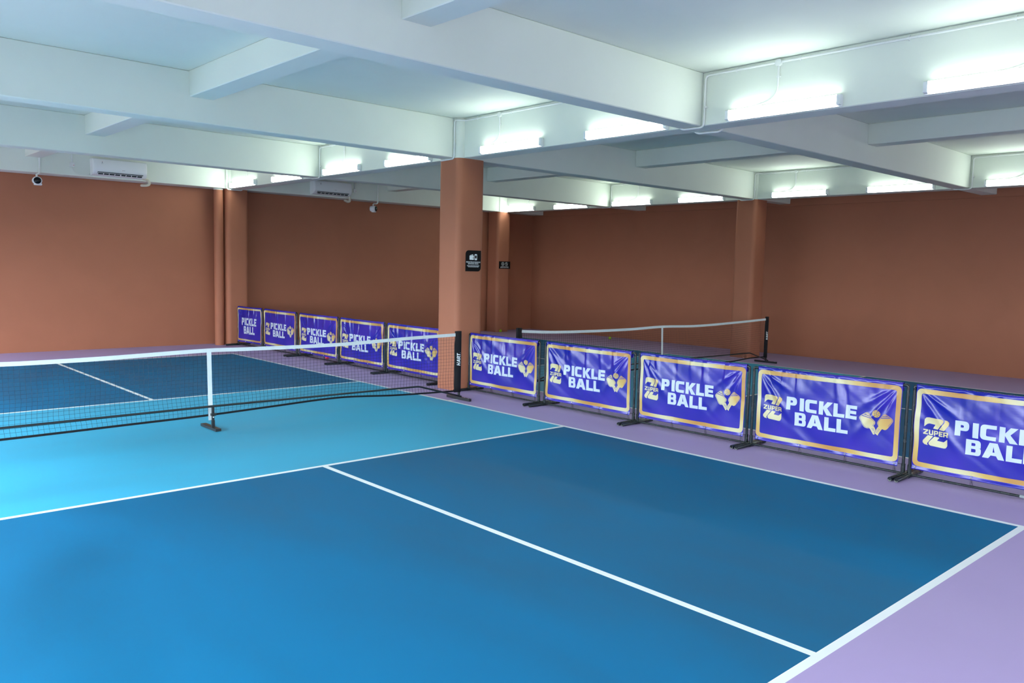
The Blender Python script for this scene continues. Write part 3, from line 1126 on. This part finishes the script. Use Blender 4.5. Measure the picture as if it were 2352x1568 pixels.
        if k in (0, 3):
            yy = 0.0 if k == 0 else yb - ya
            sg = 1 if k == 0 else -1
            tube(b, [(p.x - 0.005, p.y, p.z), (-0.0155, yy - 0.004 * sg, p.z + 0.004), (-0.008, yy + 0.0135 * sg, p.z + 0.004), (0.012, yy + 0.010 * sg, p.z + 0.003), (0.015, yy - 0.01 * sg, p.z + 0.003), (p.x + 0.004, p.y, p.z)], 0.0012, 6)
        obj('tie', b, M['cord'], t, True)
    return t


GR = 'blue PICKLE BALL barriers right of the middle column'
GL = 'blue PICKLE BALL barriers left of the middle column'
X1 = 3.82
barrier(X1, 7.225, 5.795, 7.19, 5.82, 'blue PICKLE BALL banner barrier beside the middle column, with a crease across its emblem', GR, 1)
barrier(X1, 5.690, 4.225, 5.66, 4.27, 'second blue PICKLE BALL banner barrier to the right of the middle column', GR, 2)
barrier(X1, 4.165, 2.748, 4.135, 2.775, 'blue PICKLE BALL banner barrier directly below the far net post', GR, 3)
barrier(X1, 2.695, 1.185, 2.64, 1.225, 'fully visible blue PICKLE BALL banner barrier nearest the camera', GR, 4)
barrier(X1, 1.130, -0.375, 1.11, -0.315, 'blue PICKLE BALL banner barrier cut off by the right frame edge', GR, 5)
barrier(3.80, 14.89, 13.872, 14.862, 13.892, 'narrow banner barrier with lettering only, at the left end by the back wall', GL, 6, kind=1, rot=0.0615)
barrier(3.87, 13.798, 12.433, 13.768, 12.457, 'blue banner barrier right of the narrow lettering-only barrier', GL, 7)
barrier(3.87, 12.324, 10.904, 12.289, 10.929, 'blue banner barrier behind the near net with the red ball at its foot', GL, 8)
barrier(3.87, 10.850, 9.440, 10.815, 9.465, 'blue banner barrier behind the near net, right of the red ball', GL, 9)
barrier(3.87, 9.386, 7.926, 9.346, 7.956, 'blue banner barrier partly hidden behind the middle column', GL, 10)


# ------------------------------------------------------------------ nets
def interp(tab, x):
    for (xa, ya), (xb, yb) in zip(tab[:-1], tab[1:]):
        if x <= xb:
            tt = (x - xa) / (xb - xa)
            return ya + (yb - ya) * tt
    return tab[-1][1]


def smooth_tab(tab, n_=60):
    """densify a table with catmull-rom"""
    xs_ = [p[0] for p in tab]
    out = []
    for i in range(len(tab) - 1):
        p0 = tab[max(i - 1, 0)]
        p1, p2 = tab[i], tab[i + 1]
        p3 = tab[min(i + 2, len(tab) - 1)]
        for k in range(10):
            t = k / 10
            m1 = (p2[1] - p0[1]) / (p2[0] - p0[0]) * (p2[0] - p1[0])
            m2 = (p3[1] - p1[1]) / (p3[0] - p1[0]) * (p2[0] - p1[0])
            y = (2 * t ** 3 - 3 * t * t + 1) * p1[1] + (t ** 3 - 2 * t * t + t) * m1 + (-2 * t ** 3 + 3 * t * t) * p2[1] + (t ** 3 - t * t) * m2
            out.append((p1[0] + (p2[0] - p1[0]) * t, y))
    out.append(tab[-1])
    return out


def hart_letters(mir=False):
    """HART in slanted caps, (a, b) running up the sleeve"""
    h = 1.0
    s = 0.2
    let = []
    sh = 0.18

    def add(polys, dx):
        for lp in polys:
            let.append(([(dx + x + sh * y, y) for x, y in lp],))
    # stylised H: left bar, hook and right bar
    add([[(0, 0), (0.2, 0), (0.2, 0.38), (0.5, 0.38), (0.5, 0), (0.7, 0), (0.7, 0.58), (0.2, 0.58), (0.2, 1.0), (0, 1.0)]], 0)
    add([[(0.5, 0.66), (0.7, 0.66), (0.7, 1.0), (0.5, 1.0)]], 0)
    let.append(([(0.84 + x + sh * y, y) for x, y in [(0, 0), (0.2, 0), (0.26, 0.2), (0.5, 0.2), (0.55, 0), (0.76, 0), (0.52, 1.0), (0.24, 1.0)]],
                [(0.84 + x + sh * y, y) for x, y in [(0.31, 0.36), (0.455, 0.36), (0.385, 0.76)]]))
    let.append(([(1.68 + x + sh * y, y) for x, y in [(0, 0), (0.2, 0), (0.2, 0.33), (0.34, 0.33), (0.5, 0), (0.74, 0), (0.55, 0.4), (0.68, 0.55), (0.68, 0.85), (0.54, 1.0), (0, 1.0)]],
                [(1.68 + x + sh * y, y) for x, y in [(0.2, 0.52), (0.45, 0.52), (0.45, 0.8), (0.2, 0.8)]]))
    add([[(0.22, 0), (0.43, 0), (0.43, 0.8), (0.65, 0.8), (0.65, 1.0), (0, 1.0), (0, 0.8), (0.22, 0.8)]], 2.42)
    let.append((circ(3.25, 0.06, 0.07, 0.07, 8),))
    return let


HART = flat_mesh(hart_letters(), step=5.0)


def net(cx, y, xl, xr, tape_tab, hem_tab, label, strap_x, grp, leg=True):
    """portable net; post centres xl, xr"""
    t = thing('pickleball_net', label, 'net', (cx, y, 0), grp)
    ml, mr = xl + 0.085, xr - 0.085      # mesh limits
    tt = smooth_tab(tape_tab)
    hh = smooth_tab(hem_tab)

    def zt(x):
        return interp(tt, x)

    def zh(x):
        return interp(hh, x)
    # mesh of square cords
    b = bmesh.new()
    cell = 0.0445
    nx = int((mr - ml) / cell)
    nz = 17
    c = 0.0009

    def P(x, k):
        fz = k / nz
        zz = zt(x) - 0.038 + (zh(x) + 0.01 - zt(x) + 0.038) * fz
        bow = 0.012 * math.sin(PI * fz) * noise1(x * 0.8, 3) + 0.035 * (fz ** 2) * (1 - abs(2 * (x - ml) / (mr - ml) - 1) ** 4)
        lean = 0.010 * math.sin(fz * 9 + x * 1.3) * fz
        return Vector((x + lean - cx, -bow * 0.6, zz))
    for i in range(nx + 1):
        x = ml + (mr - ml) * i / nx
        tube(b, [P(x, k) for k in range(nz + 1)], 0, cap=False, sq=(c, c))
    for k in range(1, nz):
        tube(b, [P(ml + (mr - ml) * i / nx, k) for i in range(nx + 1)], 0, cap=False, sq=(c, c))
    obj('net_mesh', b, M['cord'], t)
    # white top tape, folded band
    b = bmesh.new()
    N_ = 90
    ra, rb, rc, rd = [], [], [], []
    for i in range(N_ + 1):
        x = ml - 0.01 + (mr - ml + 0.02) * i / N_
        z = zt(x)
        th = 0.0035
        ra.append(b.verts.new((x - cx, -th, z)))
        rb.append(b.verts.new((x - cx, th, z)))
        rc.append(b.verts.new((x - cx, th + 0.002, z - 0.040)))
        rd.append(b.verts.new((x - cx, -th - 0.002, z - 0.040)))
    for i in range(N_):
        for A, B_ in ((ra, rb), (rb, rc), (rc, rd), (rd, ra)):
            b.faces.new((A[i], B_[i], B_[i + 1], A[i + 1]))
    b.faces.new((ra[0], rd[0], rc[0], rb[0]))
    b.faces.new((ra[-1], rb[-1], rc[-1], rd[-1]))
    obj('top_tape', b, M['tape'], t)
    # black bottom hem
    b = bmesh.new()
    tube(b, [Vector((x - cx, P(x, nz).y, P(x, nz).z - 0.012)) for x in [ml + (mr - ml) * i / 60 for i in range(61)]], 0, sq=(0.004, 0.0105))
    obj('bottom_hem', b, M['blackcloth'], t)
    # centre strap
    b = bmesh.new()
    sx = strap_x - cx
    zc_ = zt(strap_x)
    prof = [(zc_ - 0.002, -0.007), (zc_ - 0.040, -0.0085), (0.5, -0.020), (0.26, -0.030), (0.095, -0.024)]
    wv = [b.verts.new((sx + sg * (0.0235 - 0.004 * (k == 4)), yv, zv)) for k, (zv, yv) in enumerate(prof) for sg in (-1, 1)]
    wv2 = [b.verts.new((v.co.x, v.co.y - 0.0016, v.co.z)) for v in wv]
    for k in range(len(prof) - 1):
        i = 2 * k
        b.faces.new((wv[i], wv[i + 1], wv[i + 3], wv[i + 2]))
        b.faces.new((wv2[i], wv2[i + 2], wv2[i + 3], wv2[i + 1]))
        b.faces.new((wv[i], wv[i + 2], wv2[i + 2], wv2[i]))
        b.faces.new((wv[i + 1], wv2[i + 1], wv2[i + 3], wv[i + 3]))
    obj('centre_strap', b, M['tape'], t)
    # posts with sleeves
    for px, sg in ((xl, 1), (xr, -1)):
        q = px - cx
        b = bmesh.new()
        tube(b, [(q, 0, 0.035), (q, 0, 0.905)], 0.017, 14)
        post = autosmooth(obj('post', b, M['black'], t))
        b = bmesh.new()
        x0, x1 = sorted((q - sg * 0.021, q + sg * 0.082))
        fs = []
        nzs = 14
        rings = []
        for k in range(nzs + 1):
            z = 0.10 + 0.812 * k / nzs
            pinch = 0.012 * math.exp(-((z - 0.83) / 0.04) ** 2) + 0.003 * noise1(z * 9, px)
            xe = q + sg * (0.082 - pinch)
            xs0 = q - sg * 0.021
            th0, th1 = 0.021, 0.006
            rings.append([b.verts.new((xs0, -th0 * 0.6, z)), b.verts.new((q - sg * 0.01, -th0, z)), b.verts.new((q + sg * 0.012, -th0, z)), b.verts.new((xe, -th1, z)),
                          b.verts.new((xe, th1, z)), b.verts.new((q + sg * 0.012, th0, z)), b.verts.new((q - sg * 0.01, th0, z)), b.verts.new((xs0, th0 * 0.6, z))])
        for i in range(nzs):
            for k in range(8):
                b.faces.new((rings[i][k], rings[i][(k + 1) % 8], rings[i + 1][(k + 1) % 8], rings[i + 1][k]))
        b.faces.new(rings[0])
        b.faces.new(rings[-1][::-1])
        sl = obj('sleeve', b, M['blackcloth'], post, True)
        # lettering reads upwards on the camera side of the sleeve
        V, F_ = HART
        me = bpy.data.meshes.new('sleeve_lettering')
        s_ = 0.052
        pts = []
        for a, bb_ in V:
            # text runs up (+z); text top points to -x
            xx = q + sg * 0.028 + 0.026 - bb_ * s_
            slope = min(max(((xx - q) * sg - 0.012) / 0.070, 0), 1)
            yy = -(0.0215 - 0.0150 * slope) - 0.0020
            pts.append((xx, yy, 0.455 + a * s_))
        me.from_pydata(pts, [], F_)
        me.update()
        link('sleeve_lettering', me, M['print'], sl)
        # foot on the floor, across the net line
        b = bmesh.new()
        tube(b, [(q + sg * 0.0, -0.24, 0.018), (q, 0.24, 0.018)], 0, sq=(0.019, 0.0175))
        foot = obj('foot', b, M['black'], t)
        for yv in (-0.12, 0.10, -0.2):
            b = bmesh.new()
            tube(b, [(q, yv, 0.0355), (q, yv, 0.039)], 0.006, 10)
            obj('screw', b, M['screw'], foot, True)
    # frame bar raised over the floor, dropping to both feet
    b = bmesh.new()
    yb_ = -0.060
    path = [(xl - cx + 0.0, -0.05, 0.045), (xl - cx + 0.70, yb_, 0.236), (-cx + strap_x + 0.014, yb_, 0.246), (xr - cx - 0.70, yb_, 0.236), (xr - cx, -0.05, 0.045)]
    tube(b, rpath(path, 0.04, 4), 0.0115, 12)
    autosmooth(obj('frame_bar', b, M['black'], t))
    # thin safety cords at the posts
    if leg:
        q = strap_x - cx + 0.014
        b = bmesh.new()
        tube(b, [(q, yb_, 0.03), (q, yb_, 0.240)], 0, sq=(0.0115, 0.0115))
        tube(b, [(q, yb_, 0.026), (q, yb_, 0.10)], 0, sq=(0.0145, 0.0145))
        lg = obj('centre_leg', b, M['black'], t)
        b = bmesh.new()
        box(b, q - 0.03, q + 0.03, -0.20, 0.20, 0.0, 0.028, 0.002, seg=1)
        obj('centre_foot', b, M['black'], t)
        b = bmesh.new()
        tube(b, [(q, yb_ - 0.0115, 0.132), (q, yb_ - 0.017, 0.132)], 0.008, 12)
        obj('screw', b, M['screw'], lg, True)
        b = bmesh.new()
        box(b, q - 0.022, q + 0.030, yb_ - 0.018, yb_ + 0.016, 0.145, 0.172, 0.003, seg=1)
        obj('clasp', b, M['black'], lg)
    return t


tape1 = [(-3.25, 0.885), (-2.9, 0.862), (-2.02, 0.822), (-1.58, 0.820), (-1.10, 0.826), (-0.16, 0.849), (0.3, 0.842), (1.41, 0.838), (2.39, 0.868), (3.14, 0.884), (3.3, 0.888)]
hem1 = [(-3.25, 0.13), (-2.6, 0.13), (-2.04, 0.128), (-0.9, 0.142), (-0.13, 0.152), (0.5, 0.172), (1.4, 0.195), (2.2, 0.150), (3.13, 0.120), (3.3, 0.12)]
net(-0.03, 6.70, -3.21, 3.215, tape1, hem1, 'near portable net with white tape across the closest blue court', -0.145, 'portable nets')
tape2 = [(4.3, 0.888), (4.5, 0.875), (4.93, 0.850), (5.78, 0.832), (6.83, 0.828), (7.64, 0.843), (8.65, 0.824), (10.06, 0.852), (10.95, 0.880), (11.2, 0.885)]
hem2 = [(4.3, 0.12), (5.4, 0.13), (6.5, 0.14), (7.64, 0.15), (8.65, 0.13), (9.8, 0.10), (10.4, 0.125), (11.0, 0.12), (11.2, 0.12)]
net(7.68, 6.75, 4.31, 11.055, tape2, hem2, 'far portable net on the second court beyond the banner barriers', 7.645, 'portable nets')


# ------------------------------------------------------------------ balls
def ball(x, y, m, label):
    b = bmesh.new()
    bmesh.ops.create_icosphere(b, subdivisions=4, radius=0.037)
    # perforations: push small round dimples inwards
    dirs = []
    for k in range(26):
        zz = 1 - (2 * k + 1) / 26
        rr = math.sqrt(1 - zz * zz)
        ph = k * 2.39996
        dirs.append(Vector((rr * math.cos(ph), rr * math.sin(ph), zz)))
    for v in b.verts:
        nn = v.co.normalized()
        for d in dirs:
            ang = nn.angle(d)
            if ang < 0.15:
                v.co = nn * (0.037 - 0.006)
                break
    o = obj('pickleball', b, M[m], None, True)
    o.location = (x, y, 0.037)
    tag(o, label, 'ball', 'pickleballs lying on the floor')


ball(11.25, 14.90, 'green', 'lime green perforated ball on the floor in front of the far corner column')
ball(12.25, 11.83, 'green', 'lime green perforated ball seen through the far net')
ball(4.05, 11.62, 'red', 'red ball lying under the banners behind the near net')


# ------------------------------------------------------------------ signs
def text_mesh(body, size, loc, parent, name, m, yoff):
    cu = bpy.data.curves.new(name, 'FONT')
    cu.body = body
    cu.size = size
    cu.align_x = 'CENTER'
    cu.space_line = 0.9
    cu.offset = size * 0.018
    tmp = bpy.data.objects.new(name, cu)
    C.objects.link(tmp)
    dg = bpy.context.evaluated_depsgraph_get()
    me = bpy.data.meshes.new_from_object(tmp.evaluated_get(dg))
    bpy.data.objects.remove(tmp)
    for v in me.vertices:
        v.co = Vector((v.co.x + loc[0], yoff, v.co.y + loc[1]))
    me.materials.clear()
    return link(name, me, M[m], parent)


def extr2d(shapes, y0, y1, name, m, parent):
    V, F_ = flat_mesh(shapes, step=5.0)
    me = bpy.data.meshes.new(name)
    me.from_pydata([(a, y0, z) for a, z in V], [], F_)
    me.update()
    b = bmesh.new()
    b.from_mesh(me)
    res = bmesh.ops.extrude_face_region(b, geom=b.faces[:])
    for e in res['geom']:
        if isinstance(e, bmesh.types.BMVert):
            e.co.y = y1
    return obj(name, b, M[m], parent)


# big sign on the middle column
t = thing('notice_sign', 'black notice sign with wallet and phone icons on the middle column', 'sign', (3.895, 7.270, 1.845))
extr2d([(rrect(-0.140, 0.140, -0.148, 0.148, [0, 0.055, 0, 0.055], 8),)], -0.004, 0.0, 'plate', 'sign', t)
ic = bmesh.new()
extr2d([(rrect(-0.070, 0.008, 0.015, 0.075, 0.008, 3), circ(-0.004, 0.043, 0.012, 0.012, 12)), (circ(-0.004, 0.043, 0.0075, 0.0075, 10),), ([(-0.066, 0.079), (-0.008, 0.093), (-0.002, 0.079)],)], -0.0055, -0.0039, 'wallet_icon', 'print', t)
extr2d([(rrect(0.022, 0.067, 0.012, 0.096, 0.009, 3), rrect(0.029, 0.060, 0.036, 0.078, 0.001, 1), circ(0.0375, 0.024, 0.005, 0.005, 8), circ(0.0515, 0.024, 0.005, 0.005, 8))], -0.0055, -0.0039, 'phone_icon', 'print', t)
ic.free()
text_mesh('PERHATIKAN BARANG\nBAWAAN ANDA', 0.0255, (0, -0.026), t, 'sign_lettering', 'print', -0.0048)
text_mesh('SEGALA KEHILANGAN BUKAN\nTANGGUNG JAWAB KAMI', 0.0165, (0, -0.074), t, 'small_lettering', 'print', -0.0048)

# small sign on the far corner column
t = thing('notice_sign', 'small black notice sign with two round icons on the far corner column', 'sign', (11.39, 14.950, 1.83))
extr2d([(rrect(-0.205, 0.205, -0.100, 0.100, 0.004, 2),)], -0.004, 0.0, 'plate', 'sign', t)
for cx_, nm in ((-0.066, 'no_smoking_icon'), (0.066, 'no_vaping_icon')):
    sh = [(circ(cx_, 0.030, 0.050, 0.050, 24), circ(cx_, 0.030, 0.042, 0.042, 24)), (ribbon2([(cx_ - 0.031, 0.061), (cx_ + 0.031, -0.001)], 0.008),)]
    if cx_ < 0:
        sh.append((rrect(cx_ - 0.03, cx_ - 0.004, 0.008, 0.018, 0.001, 1),))
        sh.append((ribbon2([(cx_ + 0.008, 0.045), (cx_ + 0.02, 0.052), (cx_ + 0.026, 0.036)], 0.006),))
    else:
        sh.append((ribbon2([(cx_ + 0.006, 0.064), (cx_ - 0.010, 0.045), (cx_ + 0.010, 0.034), (cx_ - 0.002, 0.012)], 0.010),))
    extr2d(sh, -0.0055, -0.0039, nm, 'print', t)
text_mesh('KAWASAN DILARANG\nMEROKOK DAN VAPING', 0.0275, (0, -0.052), t, 'sign_lettering', 'print', -0.0048)
